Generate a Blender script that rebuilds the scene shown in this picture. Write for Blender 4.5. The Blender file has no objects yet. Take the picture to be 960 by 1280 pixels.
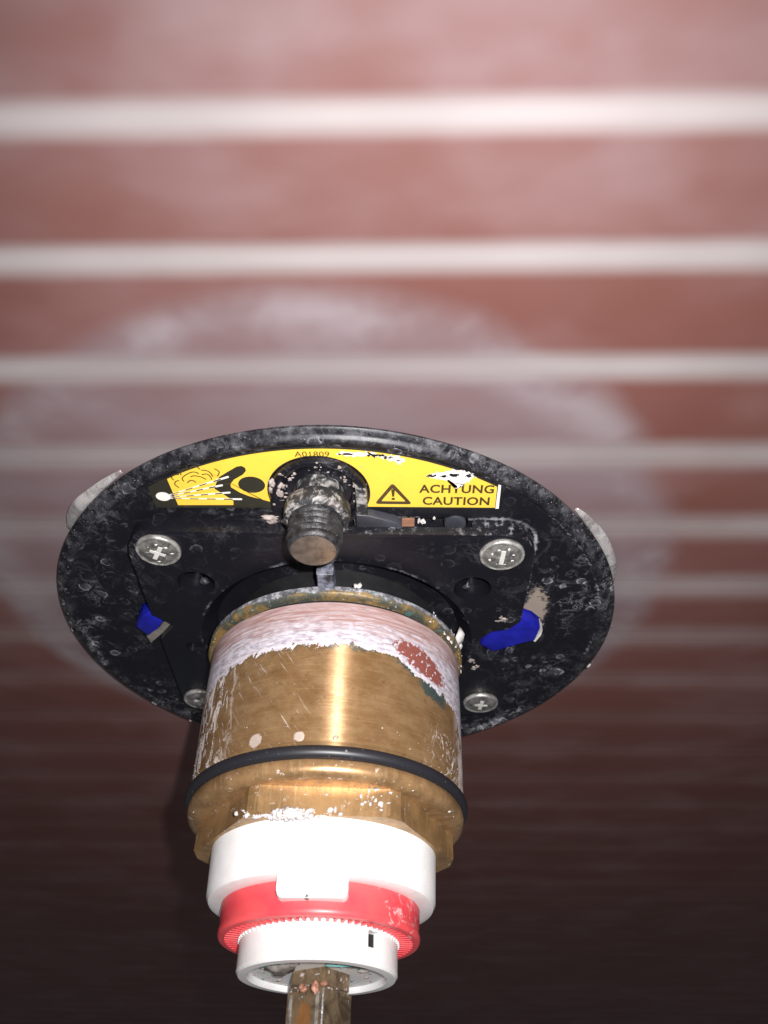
import bpy, bmesh, math, random
from mathutils import Vector, Matrix, noise as mnoise

random.seed(11)
MM = 0.001
PI = math.pi
sc = bpy.context.scene
COL = sc.collection

# ------------------------------------------------------------------ camera
PITCH, YAW, ROLL = math.radians(48.1), math.radians(-1.89), math.radians(-1.49)
CAM = Vector((0.0200, -0.1400, 0.2119))
fw = Vector((math.sin(YAW) * math.cos(PITCH), math.cos(YAW) * math.cos(PITCH), -math.sin(PITCH)))
r0 = Vector((math.cos(YAW), -math.sin(YAW), 0)); u0 = r0.cross(fw)
RGT = r0 * math.cos(ROLL) + u0 * math.sin(ROLL)
UPV = -r0 * math.sin(ROLL) + u0 * math.cos(ROLL)
cd = bpy.data.cameras.new('camera')
cam = bpy.data.objects.new('camera', cd); COL.objects.link(cam)
M = Matrix((RGT, UPV, -fw)).transposed().to_4x4(); M.translation = CAM
cam.matrix_world = M
cd.sensor_fit = 'VERTICAL'; cd.sensor_height = 36.0; cd.sensor_width = 27.0
cd.lens = 36.0 * 1000 / 1280
cd.clip_start = 0.005; cd.clip_end = 50
cd.dof.use_dof = True; cd.dof.focus_distance = 0.212; cd.dof.aperture_fstop = 20
sc.camera = cam

# ------------------------------------------------------------------ light: dim room + phone flash beside the lens
w = bpy.data.worlds.new('World'); sc.world = w; w.use_nodes = True
bg = w.node_tree.nodes['Background']
bg.inputs['Color'].default_value = (0.84, 0.89, 1.0, 1); bg.inputs['Strength'].default_value = 0.085
fl = bpy.data.lights.new('phone_flash', 'SPOT')
fl.energy = 4.5; fl.color = (1.0, 0.985, 0.985); fl.shadow_soft_size = 0.0028
fl.spot_size = math.radians(108); fl.spot_blend = 1.0
flo = bpy.data.objects.new('phone_flash', fl); COL.objects.link(flo)
FM = M.copy(); FM.translation = CAM + RGT * 0.013 + UPV * 0.011 - fw * 0.001
flo.matrix_world = FM
cl = bpy.data.lights.new('ceiling_lamp', 'AREA'); cl.shape = 'DISK'; cl.size = 0.30; cl.energy = 6.0; cl.color = (1.0, 0.90, 0.82)
clo = bpy.data.objects.new('ceiling_lamp', cl); COL.objects.link(clo); clo.location = (0.10, -0.85, 1.5)
clo.rotation_euler = (Vector((0.0, 0.0, -0.1)) - Vector(clo.location)).to_track_quat('-Z', 'Y').to_euler()
sc.view_settings.view_transform = 'Standard'; sc.view_settings.look = 'None'
sc.view_settings.gamma = 1.0; sc.view_settings.exposure = 0.0
sc.view_settings.use_curve_mapping = False

# ------------------------------------------------------------------ node helper
class NT:
    def __init__(s, name):
        s.m = bpy.data.materials.new(name); s.m.use_nodes = True
        s.t = s.m.node_tree; s.p = s.t.nodes['Principled BSDF']
    def n(s, typ, **kw):
        nd = s.t.nodes.new(typ)
        for k, v in kw.items(): setattr(nd, k, v)
        return nd
    def put(s, sock, v):
        if isinstance(v, bpy.types.NodeSocket): s.t.links.new(v, sock)
        elif isinstance(v, (tuple, list)):
            sock.default_value = tuple(v) + (1,) if (len(v) == 3 and sock.type == 'RGBA') else v
        else: sock.default_value = v
    def math(s, op, a, b=0.0, c=0.0, clamp=False):
        nd = s.n('ShaderNodeMath', operation=op); nd.use_clamp = clamp
        s.put(nd.inputs[0], a); s.put(nd.inputs[1], b); s.put(nd.inputs[2], c)
        return nd.outputs[0]
    def ss(s, x, a, b, lo=0.0, hi=1.0):          # smooth step from a to b
        nd = s.n('ShaderNodeMapRange', interpolation_type='SMOOTHSTEP')
        s.put(nd.inputs[0], x); s.put(nd.inputs[1], a); s.put(nd.inputs[2], b)
        s.put(nd.inputs[3], lo); s.put(nd.inputs[4], hi)
        return nd.outputs[0]
    def noise(s, vec, scale, detail=3, rough=0.55, dist=0.0):
        nd = s.n('ShaderNodeTexNoise')
        s.put(nd.inputs['Vector'], vec); nd.inputs['Scale'].default_value = scale
        nd.inputs['Detail'].default_value = detail; nd.inputs['Roughness'].default_value = rough
        nd.inputs['Distortion'].default_value = dist
        return nd.outputs['Fac']
    def voro(s, vec, scale, feature='F1'):
        nd = s.n('ShaderNodeTexVoronoi', feature=feature); s.put(nd.inputs['Vector'], vec)
        nd.inputs['Scale'].default_value = scale
        return nd
    def mix(s, f, a, b):
        nd = s.n('ShaderNodeMix', data_type='RGBA')
        s.put(nd.inputs[0], f); s.put(nd.inputs[6], a); s.put(nd.inputs[7], b)
        return nd.outputs[2]
    def obj(s): return s.n('ShaderNodeTexCoord').outputs['Object']
    def sep(s, v):
        nd = s.n('ShaderNodeSeparateXYZ'); s.put(nd.inputs[0], v); return nd.outputs
    def comb(s, x, y, z):
        nd = s.n('ShaderNodeCombineXYZ')
        for i, q in enumerate((x, y, z)): s.put(nd.inputs[i], q)
        return nd.outputs[0]
    def scale(s, v, k):
        nd = s.n('ShaderNodeVectorMath', operation='MULTIPLY'); s.put(nd.inputs[0], v); s.put(nd.inputs[1], k)
        return nd.outputs[0]
    def bump(s, h, strength=0.3, dist=0.0004):
        nd = s.n('ShaderNodeBump'); nd.inputs['Strength'].default_value = strength
        nd.inputs['Distance'].default_value = dist; s.put(nd.inputs['Height'], h)
        s.put(s.p.inputs['Normal'], nd.outputs[0])
    def set(s, **kw):
        for k, v in kw.items(): s.put(s.p.inputs[k.replace('_', ' ')], v)
        return s.m

# ------------------------------------------------------------------ materials
def spots(N, o, scale, r0, r1, wob=0.45):
    """round mineral drops: 0..1 mask"""
    wv = N.scale(o, (scale,) * 3)
    nz = N.noise(o, scale * 2.6, 2, 0.6)
    v = N.voro(wv, 1.0)
    d = N.math('ADD', v.outputs['Distance'], N.math('MULTIPLY', N.math('SUBTRACT', nz, 0.5), wob))
    rnd = N.sep(v.outputs['Color'])[0]
    return N.math('MULTIPLY', N.ss(d, r1, r0), N.ss(rnd, 0.45, 0.62))

def black_plastic(name, amount=1.0, rough=0.36):
    N = NT(name); o = N.obj()
    x, y, z = N.sep(o)
    film = N.noise(o, 55, 5, 0.62, 0.6)
    rr = N.math('SQRT', N.math('ADD', N.math('MULTIPLY', x, x), N.math('MULTIPLY', z, z)))
    edge = N.ss(rr, 0.048, 0.084)
    rim = N.ss(rr, 0.0785, 0.0845)
    right = N.ss(x, 0.015, 0.07)
    k = N.math('MULTIPLY_ADD', edge, 0.75, N.math('MULTIPLY_ADD', right, 0.35, 0.18))
    zone = N.ss(N.noise(o, 30, 3, 0.6), 0.40, 0.64, 0.06, 1.25)
    smear = N.ss(N.noise(N.scale(o, (1, 1, 0.8)), 150, 7, 0.74, 1.6), 0.50, 0.68)
    wisp = N.ss(N.math('ABSOLUTE', N.math('SUBTRACT', N.noise(o, 210, 4, 0.6, 1.2), 0.5)), 0.030, 0.004)
    wisp = N.math('MULTIPLY', wisp, N.ss(N.noise(o, 120, 2), 0.48, 0.64))
    vo = N.voro(N.scale(o, (205, 205, 205)), 1.0)
    vd = N.math('ADD', vo.outputs['Distance'], N.math('MULTIPLY', N.math('SUBTRACT', N.noise(o, 480, 3, 0.6), 0.5), 0.35))
    pick = N.ss(N.sep(vo.outputs['Color'])[0], 0.62, 0.72)
    drop = N.math('MULTIPLY', N.math('ADD', N.math('MULTIPLY', N.ss(vd, 0.40, 0.33), 0.22), N.math('MULTIPLY', N.ss(vd, 0.40, 0.36), N.ss(vd, 0.27, 0.34))), pick)
    drop = N.math('MULTIPLY', drop, N.ss(N.noise(o, 330, 3), 0.40, 0.60))
    flk = N.ss(N.noise(o, 1500, 4, 0.8), 0.635, 0.70)
    flk = N.math('MULTIPLY', flk, N.math('MULTIPLY_ADD', rim, 2.2, N.math('MULTIPLY', N.ss(N.noise(o, 160, 3), 0.45, 0.68), 0.8)))
    tot = N.math('ADD', N.math('MULTIPLY', smear, 0.20), N.math('ADD', N.math('MULTIPLY', wisp, 0.24), N.math('MULTIPLY', drop, 0.55)))
    tot = N.math('ADD', N.math('MULTIPLY', N.math('MULTIPLY', tot, zone), k), N.math('MULTIPLY', N.math('MULTIPLY', flk, 0.8), N.math('ADD', k, 0.12)))
    tot = N.math('ADD', tot, N.math('MULTIPLY', N.math('MULTIPLY', rim, N.ss(N.noise(o, 260, 6, 0.75), 0.42, 0.70)), 0.18))
    tot = N.math('MULTIPLY', tot, amount, clamp=True)
    # tan crust beside the right hand edge of the inner panel
    dx = N.math('DIVIDE', N.math('SUBTRACT', x, 0.0600), 0.0045)
    dz = N.math('DIVIDE', N.math('SUBTRACT', z, 0.0105), 0.0145)
    dd = N.math('SQRT', N.math('ADD', N.math('MULTIPLY', dx, dx), N.math('MULTIPLY', dz, dz)))
    dd = N.math('ADD', dd, N.math('MULTIPLY', N.math('SUBTRACT', N.noise(o, 480, 6, 0.75), 0.5), 2.2))
    crust = N.math('MULTIPLY', N.ss(dd, 0.92, 0.62), 0.65 if amount > 0.5 else 0.0)
    mmx, mmz = N.math('MULTIPLY', x, 1000.0), N.math('MULTIPLY', z, 1000.0)
    cs_, sn_ = math.cos(-0.0195), math.sin(-0.0195)
    px = N.math('SUBTRACT', N.math('ADD', N.math('MULTIPLY', mmx, cs_), N.math('MULTIPLY', mmz, sn_)), 0.25)
    pz = N.math('SUBTRACT', N.math('SUBTRACT', N.math('MULTIPLY', mmz, cs_), N.math('MULTIPLY', mmx, sn_)), 4.25)
    qx = N.math('SUBTRACT', N.math('ABSOLUTE', px), 45.75); qz = N.math('SUBTRACT', N.math('ABSOLUTE', pz), 39.75)
    mx, mz = N.math('MAXIMUM', qx, 0.0), N.math('MAXIMUM', qz, 0.0)
    sd = N.math('SQRT', N.math('ADD', N.math('MULTIPLY', mx, mx), N.math('MULTIPLY', mz, mz)))
    sd = N.math('SUBTRACT', N.math('ADD', sd, N.math('MINIMUM', N.math('MAXIMUM', qx, qz), 0.0)), 9.0)
    ne = N.noise(o, 520, 5, 0.75)
    wid = N.math('MULTIPLY', N.ss(N.noise(o, 60, 3), 0.36, 0.62), N.ss(N.math('ADD', px, pz), 20, 75))
    sde = N.math('ADD', N.math('ABSOLUTE', N.math('SUBTRACT', sd, 0.75)), N.math('MULTIPLY', N.math('SUBTRACT', ne, 0.5), 4.0))
    edgec = N.math('MULTIPLY', N.ss(sde, 0.75, 0.0), wid)
    hl = N.math('ADD', N.math('ABSOLUTE', N.math('SUBTRACT', N.math('MULTIPLY', rr, 1000.0), 41.9)), N.math('MULTIPLY', N.math('SUBTRACT', ne, 0.5), 5.0))
    edgec = N.math('MAXIMUM', edgec, N.math('MULTIPLY', N.math('MULTIPLY', N.ss(hl, 0.5, -0.3), N.ss(N.noise(o, 110, 3), 0.48, 0.66)), 0.4))
    rl = N.math('ADD', N.math('ABSOLUTE', N.math('SUBTRACT', N.math('MULTIPLY', rr, 1000.0), 80.3)), N.math('MULTIPLY', N.math('SUBTRACT', ne, 0.5), 4.5))
    edgec = N.math('MAXIMUM', edgec, N.math('MULTIPLY', N.math('MULTIPLY', N.ss(rl, 0.3, -0.4), N.ss(N.noise(o, 60, 3), 0.48, 0.60)), N.ss(x, 0.0, 0.05, 0.3, 1.0)))
    tot = N.math('MAXIMUM', tot, N.math('MULTIPLY', edgec, 0.85))
    c = N.mix(tot, (0.0062, 0.0062, 0.0090), (0.34, 0.335, 0.36))
    c = N.mix(crust, c, (0.40, 0.32, 0.26))
    rg = N.math('ADD', N.math('MULTIPLY', N.math('MAXIMUM', tot, crust), 0.45), N.math('MULTIPLY_ADD', film, 0.25, rough - 0.1))
    N.bump(N.math('ADD', N.math('MAXIMUM', tot, crust), N.math('MULTIPLY', N.noise(o, 900, 2), 0.12)), 0.35, 0.0003)
    return N.set(Base_Color=c, Roughness=rg, Specular_IOR_Level=0.30)

M_PLATE = black_plastic('black_plastic_scaled', 1.0)
M_PANEL = black_plastic('black_plastic_cleaner', 0.62, 0.30)
def simple(name, col, rough=0.5, metal=0.0, bump=0.0, bscale=900, var=0.15, spec=0.5):
    N = NT(name); o = N.obj()
    n1 = N.noise(o, bscale * 0.25, 4, 0.6)
    c = N.mix(N.ss(n1, 0.3, 0.7), tuple(v * (1 - var) for v in col), tuple(min(1, v * (1 + var)) for v in col))
    if bump: N.bump(N.noise(o, bscale, 3, 0.6), bump, 0.0002)
    return N.set(Base_Color=c, Roughness=N.math('MULTIPLY_ADD', n1, 0.25, rough - 0.12), Metallic=metal, Specular_IOR_Level=spec)
M_DARK = simple('void_shade_plastic', (0.006, 0.006, 0.007), 0.6)  # near-black plastic, also stands in for shade in slots and gaps
M_GREYBLACK = simple('worn_black_plastic', (0.032, 0.033, 0.042), 0.5, bump=0.3)
M_POST = simple('scaled_grey_bar', (0.10, 0.105, 0.135), 0.5, bump=0.5, bscale=1500, var=0.9)
M_BLUE = simple('blue_plastic', (0.008, 0.010, 0.25), 0.4, var=0.2, spec=0.5, bump=0.15)
M_COPPER = simple('copper_strip', (0.36, 0.17, 0.11), 0.5, 0.2)
M_WHITEBIT = simple('white_plastic_bit', (0.62, 0.60, 0.57), 0.6)
M_BEIGE = simple('beige_cut_edge', (0.16, 0.14, 0.125), 0.7, var=0.3, bump=0.4)
M_CRUMB = simple('limescale_crumb', (0.30, 0.25, 0.23), 0.8, var=0.25, bump=0.6, bscale=2500)
M_CRUMBW = simple('white_sealant_crumb', (0.52, 0.485, 0.48), 0.75, var=0.2, bump=0.6, bscale=2500)
M_TEAL = simple('verdigris', (0.10, 0.26, 0.25), 0.7, var=0.3)
M_ORANGE = simple('copper_orange_corrosion', (0.55, 0.24, 0.07), 0.7, var=0.4, bump=0.5)

def mat_oring():
    N = NT('black_rubber'); o = N.obj()
    d = N.math('MULTIPLY', N.ss(N.noise(o, 1300, 2, 0.7), 0.68, 0.76), 0.6)
    return N.set(Base_Color=N.mix(d, (0.014, 0.014, 0.018), (0.3, 0.3, 0.32)), Roughness=0.42)
M_RUBBER = mat_oring()

def axial(N, o):
    x, y, z = N.sep(o)
    return N.math('MULTIPLY', y, -1000.0), N.math('ARCTAN2', x, z), x, y, z

def mat_barrel():
    N = NT('weathered_brass_barrel'); o = N.obj()
    ax, an, x, y, z = axial(N, o)
    cyl = N.comb(N.math('MULTIPLY', an, 37.0), ax, 0.0)           # mm on the unrolled barrel
    streak = N.noise(N.scale(cyl, (0.10, 2.2, 1)), 1.0, 4, 0.6)     # lathe lines round the barrel
    blot = N.noise(N.scale(cyl, (0.13, 0.20, 1)), 1.0, 6, 0.66, 0.15)
    c = N.mix(N.ss(blot, 0.32, 0.70), (0.26, 0.145, 0.062), (0.375, 0.235, 0.118))
    c = N.mix(N.math('MULTIPLY', N.ss(streak, 0.52, 0.75), 0.4), c, (0.56, 0.36, 0.17))
    c = N.mix(N.math('MULTIPLY', N.ss(N.noise(N.scale(cyl, (0.35, 0.5, 1)), 1.0, 4, 0.6), 0.60, 0.72), 0.45), c, (0.12, 0.055, 0.02))
    # pits
    pit = N.ss(N.noise(N.scale(cyl, (2.6, 2.6, 1)), 1.0, 2, 0.6), 0.70, 0.76)
    c = N.mix(N.math('MULTIPLY', pit, 0.7), c, (0.10, 0.05, 0.02))
    # boundary of the mineral band
    nb = N.noise(N.scale(cyl, (0.22, 0.22, 1)), 1.0, 5, 0.66)
    nb2 = N.noise(N.scale(cyl, (0.9, 0.9, 1)), 1.0, 3, 0.6)
    bnd = N.math('ADD', 25.2, N.math('MULTIPLY', nb, 7.0))
    bnd = N.math('ADD', bnd, N.math('MULTIPLY', N.math('SUBTRACT', nb2, 0.5), 3.2))
    bnd = N.math('ADD', bnd, N.ss(an, 0.35, 0.95, 0.0, 5.5))
    bnd = N.math('ADD', bnd, N.ss(an, 1.1, 1.6, 0.0, 9.0))
    bnd = N.math('ADD', bnd, N.ss(an, -0.55, -1.1, 0.0, 2.5))
    t = N.math('SUBTRACT', bnd, ax)
    dep = N.ss(t, -0.15, 0.35)
    # colours in the band: coppery pink near the ring, lilac white lower
    st = N.noise(N.scale(cyl, (0.09, 1.3, 1)), 1.0, 5, 0.65, 0.4)
    pink = N.mix(N.ss(st, 0.35, 0.66), (0.27, 0.150, 0.132), (0.41, 0.305, 0.310))
    white = N.mix(N.ss(N.noise(N.scale(cyl, (0.35, 0.8, 1)), 1.0, 5, 0.65), 0.3, 0.62), (0.27, 0.235, 0.280), (0.55, 0.52, 0.575))
    wm = N.math('ADD', ax, N.math('MULTIPLY', N.math('SUBTRACT', st, 0.5), 18.0))
    dc = N.mix(N.ss(wm, 18.0, 26.0), pink, white)
    dark = N.ss(N.noise(N.scale(cyl, (0.11, 1.3, 1)), 1.0, 6, 0.72, 0.6), 0.53, 0.66)
    dc = N.mix(N.math('MULTIPLY', dark, 0.62), dc, (0.20, 0.105, 0.095))
    dc = N.mix(N.math('MULTIPLY', N.ss(N.noise(N.scale(cyl, (0.28, 0.5, 1)), 1.0, 6, 0.75, 0.8), 0.54, 0.68), 0.5), dc, (0.20, 0.17, 0.20))
    lip = N.math('MULTIPLY', N.ss(t, 1.6, 0.5), N.ss(nb2, 0.35, 0.6))
    dc = N.mix(N.math('MULTIPLY', lip, 0.6), dc, (0.60, 0.57, 0.60))
    # red oxide patch on the right
    ex = N.math('DIVIDE', N.math('SUBTRACT', an, 0.77), 0.27)
    ey = N.math('DIVIDE', N.math('SUBTRACT', ax, N.math('MULTIPLY_ADD', N.math('SUBTRACT', an, 0.77), 9.0, 27.6)), 3.9)
    e = N.math('ADD', N.math('SQRT', N.math('ADD', N.math('MULTIPLY', ex, ex), N.math('MULTIPLY', ey, ey))),
               N.math('MULTIPLY', N.math('SUBTRACT', nb2, 0.5), 1.1))
    red = N.ss(e, 1.0, 0.86)
    hole = N.ss(N.noise(N.scale(cyl, (0.75, 0.75, 1)), 1.0, 2, 0.5), 0.60, 0.64)
    dc = N.mix(N.math('MULTIPLY', red, N.math('SUBTRACT', 1.0, hole)), dc, (0.200, 0.058, 0.045))
    # teal fringe under the band
    tn = N.ss(N.noise(N.scale(cyl, (0.16, 0.1, 1)), 1.0, 3, 0.6), 0.40, 0.56)
    teal = N.math('MULTIPLY', N.ss(t, -1.1, -0.55), N.math('MULTIPLY', N.ss(an, -0.3, 0.7, 0.35, 1.0), tn))
    tealbig = N.math('MULTIPLY', N.ss(t, -3.4, -2.2), N.math('MULTIPLY', N.ss(an, 0.68, 0.8), N.ss(an, 1.08, 0.98)))
    c = N.mix(N.math('MULTIPLY', N.math('MAXIMUM', teal, tealbig), 0.85), c, (0.045, 0.105, 0.11))
    # white drips: left flank, a little at the lower right
    dr = N.noise(N.scale(cyl, (0.34, 0.13, 1)), 1.0, 7, 0.74, 1.0)
    lm = N.math('MULTIPLY', N.ss(an, -0.50, -0.95), N.ss(N.math('ADD', dr, N.ss(an, -0.6, -1.2, 0.0, 0.06)), 0.53, 0.60))
    dr2 = N.noise(N.scale(cyl, (0.45, 0.35, 1)), 1.0, 5, 0.72, 1.5)
    rm = N.math('MULTIPLY', N.math('MULTIPLY', N.ss(an, 0.72, 1.0), N.ss(ax, 40, 50)), N.ss(dr2, 0.52, 0.62))
    re = N.math('MULTIPLY', N.ss(an, 1.12, 1.35), N.ss(dr, 0.40, 0.52))
    # pale wiped scratches
    sv = N.scale(cyl, (0.55, 0.30, 1))
    mp = N.n('ShaderNodeMapping'); N.put(mp.inputs[0], cyl); mp.inputs['Rotation'].default_value = (0, 0, 0.62)
    scv = N.scale(mp.outputs[0], (2.1, 0.075, 1))
    scr = N.math('MULTIPLY', N.ss(N.noise(scv, 1.0, 4, 0.65), 0.60, 0.68),
                 N.math('MULTIPLY', N.ss(an, 0.1, -0.25), N.ss(N.noise(N.scale(cyl, (0.1, 0.1, 1)), 1.0, 2), 0.40, 0.52)))
    spk = N.math('MULTIPLY', N.ss(N.noise(N.scale(cyl, (1.7, 1.7, 1)), 1.0, 3, 0.7), 0.695, 0.72), 0.9)
    for (sa, sx_, sr) in ((-.43, 53.2, 2.0), (-.12, 53.6, 1.5), (.12, 53.9, .7), (-.98, 50.5, 1.3)):
        ea_ = N.math('MULTIPLY', N.math('SUBTRACT', an, sa), 37.0); eb_ = N.math('SUBTRACT', ax, sx_)
        er = N.math('ADD', N.math('SQRT', N.math('ADD', N.math('MULTIPLY', ea_, ea_), N.math('MULTIPLY', eb_, eb_))), N.math('MULTIPLY', N.math('SUBTRACT', nb2, 0.5), 0.9))
        spk = N.math('MAXIMUM', spk, N.math('MULTIPLY', N.ss(er, sr, sr - .5), 0.55))
    wh = N.math('MAXIMUM', N.math('MAXIMUM', lm, rm), N.math('MAXIMUM', N.math('MAXIMUM', re, spk), N.math('MULTIPLY', scr, 0.7)))
    wh = N.math('MULTIPLY', wh, N.math('SUBTRACT', 1.0, dep))
    c = N.mix(N.math('MULTIPLY', wh, 0.85), c, (0.66, 0.62, 0.62))
    c = N.mix(dep, c, dc)
    cover = N.math('MAXIMUM', dep, N.math('MULTIPLY', wh, 0.9))
    met = N.math('MULTIPLY', N.math('SUBTRACT', 1.0, cover), 0.55)
    tg = N.n('ShaderNodeTangent', direction_type='RADIAL', axis='Y'); N.put(N.p.inputs['Tangent'], tg.outputs[0])
    N.p.inputs['Anisotropic Rotation'].default_value = 0.25
    N.put(N.p.inputs['Anisotropic'], N.math('MULTIPLY', N.math('SUBTRACT', 1.0, cover), 1.0))
    rg = N.math('ADD', N.math('MULTIPLY', cover, 0.25), N.math('MULTIPLY_ADD', streak, 0.06, N.math('MULTIPLY_ADD', blot, 0.06, 0.26)))
    h = N.math('ADD', N.math('MULTIPLY', cover, 0.7), N.math('ADD', N.math('MULTIPLY', streak, 0.10), N.math('MULTIPLY', N.math('MULTIPLY', st, dep), 0.6)))
    N.bump(h, 0.6, 0.0004)
    return N.set(Base_Color=c, Metallic=met, Roughness=rg)
M_BARREL = mat_barrel()

def mat_brass(name, dirt=0.5, tint=(0.44, 0.26, 0.09)):
    N = NT(name); o = N.obj()
    n1 = N.noise(o, 110, 6, 0.7, 0.1); n2 = N.noise(o, 420, 6, 0.75, 0.4)
    br = N.noise(N.scale(o, (900, 90, 900)), 1.0, 3, 0.6)
    c = N.mix(N.ss(n1, 0.35, 0.65), tuple(v * 0.58 for v in tint), tint)
    c = N.mix(N.math('MULTIPLY', N.ss(br, 0.5, 0.75), 0.35), c, (0.60, 0.42, 0.22))
    d = N.math('MULTIPLY', N.ss(n2, 0.60, 0.68), dirt)
    c = N.mix(d, c, (0.66, 0.60, 0.58))
    met = N.math('MULTIPLY', N.math('SUBTRACT', 1.0, d), 0.5)
    N.bump(N.math('ADD', d, N.math('MULTIPLY', br, 0.2)), 0.5, 0.0003)
    return N.set(Base_Color=c, Metallic=met, Roughness=N.math('MULTIPLY_ADD', d, 0.35, 0.36))
M_NUT = mat_brass('brass_nut', 0.75, (0.42, 0.25, 0.11))
M_FLANGE = mat_brass('brass_flange_crusted', 0.9, (0.40, 0.235, 0.11))
def mat_ring():
    N = NT('corroded_ring'); o = N.obj()
    ax, an, x, y, z = axial(N, o)
    n1 = N.noise(o, 130, 5, 0.65, 0.6); n2 = N.noise(o, 520, 5, 0.7)
    c = N.mix(N.ss(n1, 0.42, 0.62), (0.055, 0.062, 0.050), (0.24, 0.15, 0.05))
    grey = N.mix(N.ss(n2, 0.42, 0.66), (0.10, 0.10, 0.115), (0.42, 0.42, 0.45))
    c = N.mix(N.ss(N.math('ADD', ax, N.math('MULTIPLY', N.math('SUBTRACT', n1, 0.5), 4.0)), 12.9, 12.2), c, grey)
    c = N.mix(N.math('MULTIPLY', N.ss(N.noise(o, 900, 4, 0.75), 0.60, 0.68), 0.8), c, (0.5, 0.49, 0.49))
    c = N.mix(N.math('MULTIPLY', N.ss(N.noise(o, 230, 3), 0.6, 0.7), 0.8), c, (0.06, 0.15, 0.14))
    N.bump(n2, 0.5, 0.0003)
    return N.set(Base_Color=c, Metallic=0.25, Roughness=0.5)
M_RING = mat_ring()
PI_L = math.radians(11 - 45)
def mat_stem():
    N = NT('tarnished_stem'); o = N.obj()
    n1 = N.noise(o, 190, 5, 0.68, 0.7); n2 = N.noise(o, 430, 5, 0.7); n3 = N.noise(N.scale(o, (260, 160, 260)), 1.0, 5, 0.7)
    c = N.mix(N.ss(n1, 0.34, 0.62), (0.11, 0.078, 0.052), (0.30, 0.21, 0.125))
    c = N.mix(N.math('MULTIPLY', N.ss(n3, 0.55, 0.70), 0.6), c, (0.50, 0.40, 0.27))
    c = N.mix(N.ss(n2, 0.62, 0.70), c, (0.58, 0.56, 0.52))
    c = N.mix(N.math('MULTIPLY', N.ss(N.math('ADD', N.noise(o, 210, 4, 0.65), N.ss(N.sep(o)[1], -0.101, -0.106, 0.0, 0.0)), 0.64, 0.72), 0.6), c, (0.46, 0.22, 0.08))
    sx, sy, sz = N.sep(o)
    a_ = PI_L
    u = N.math('SUBTRACT', N.math('MULTIPLY', N.math('SUBTRACT', sx, 0.0009), math.cos(a_)), N.math('MULTIPLY', sz, math.sin(a_)))
    wv = N.math('ADD', N.math('MULTIPLY', N.math('SUBTRACT', sx, 0.0009), math.sin(a_)), N.math('MULTIPLY', sz, math.cos(a_)))
    e1 = N.math('DIVIDE', u, 0.0026); e2 = N.math('DIVIDE', N.math('ADD', sy, 0.1055), 0.0042)
    e = N.math('ADD', N.math('SQRT', N.math('ADD', N.math('MULTIPLY', e1, e1), N.math('MULTIPLY', e2, e2))), N.math('MULTIPLY', N.math('SUBTRACT', n1, 0.5), 1.6))
    hol = N.math('MULTIPLY', N.ss(e, 1.05, 0.6), N.ss(wv, 0.0046, 0.0050))
    c = N.mix(N.math('MULTIPLY', hol, 0.85), c, (0.44, 0.19, 0.06))
    N.bump(N.math('ADD', n1, n2), 0.5, 0.0004)
    return N.set(Base_Color=c, Metallic=0.55, Roughness=N.math('MULTIPLY_ADD', n1, 0.4, 0.18))
M_STEM = mat_stem()
def mat_stud():
    N = NT('dirty_steel_stud'); o = N.obj()
    n1 = N.noise(o, 260, 5, 0.68, 0.6); n2 = N.noise(o, 800, 4, 0.7)
    c = N.mix(N.ss(n1, 0.35, 0.62), (0.010, 0.010, 0.012), (0.050, 0.048, 0.050))
    c = N.mix(N.ss(n2, 0.64, 0.74), c, (0.56, 0.53, 0.50))
    N.bump(N.math('ADD', n1, n2), 0.6, 0.0004)
    return N.set(Base_Color=c, Metallic=0.4, Roughness=0.42)
M_STUD = mat_stud()
M_TIP = simple('brown_steel_tip', (0.14, 0.112, 0.094), 0.34, 0.5, bump=0.25, var=0.3, bscale=1400)
def mat_collar():
    N = NT('scaled_collar'); o = N.obj()
    n1 = N.noise(o, 330, 5, 0.7, 0.6)
    c = N.mix(N.ss(n1, 0.46, 0.66), (0.020, 0.020, 0.022), (0.38, 0.36, 0.345))
    c = N.mix(N.math('MULTIPLY', N.ss(N.noise(o, 190, 3), 0.60, 0.70), 0.6), c, (0.36, 0.25, 0.20))
    N.bump(n1, 0.8, 0.0006)
    return N.set(Base_Color=c, Metallic=0.15, Roughness=0.55)
M_COLLAR = mat_collar()
def mat_screw():
    N = NT('screw_zinc'); o = N.obj()
    n1 = N.noise(o, 420, 5, 0.65, 0.5); n2 = N.noise(o, 1100, 3, 0.7)
    c = N.mix(N.ss(n1, 0.35, 0.65), (0.13, 0.125, 0.118), (0.34, 0.33, 0.31))
    c = N.mix(N.math('MULTIPLY', N.ss(n2, 0.6, 0.7), 0.7), c, (0.10, 0.095, 0.085))
    N.bump(n1, 0.5, 0.0003)
    return N.set(Base_Color=c, Metallic=0.6, Roughness=N.math('MULTIPLY_ADD', n1, 0.3, 0.25))
M_SCREW = mat_screw()
M_RIM = simple('screw_rim', (0.36, 0.35, 0.33), 0.35, 0.5, var=0.5, bump=0.5, bscale=1500)
M_SCREWDEP = simple('screw_recess_deposit', (0.70, 0.68, 0.64), 0.5, 0.3, var=0.15, bump=0.4)

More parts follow.
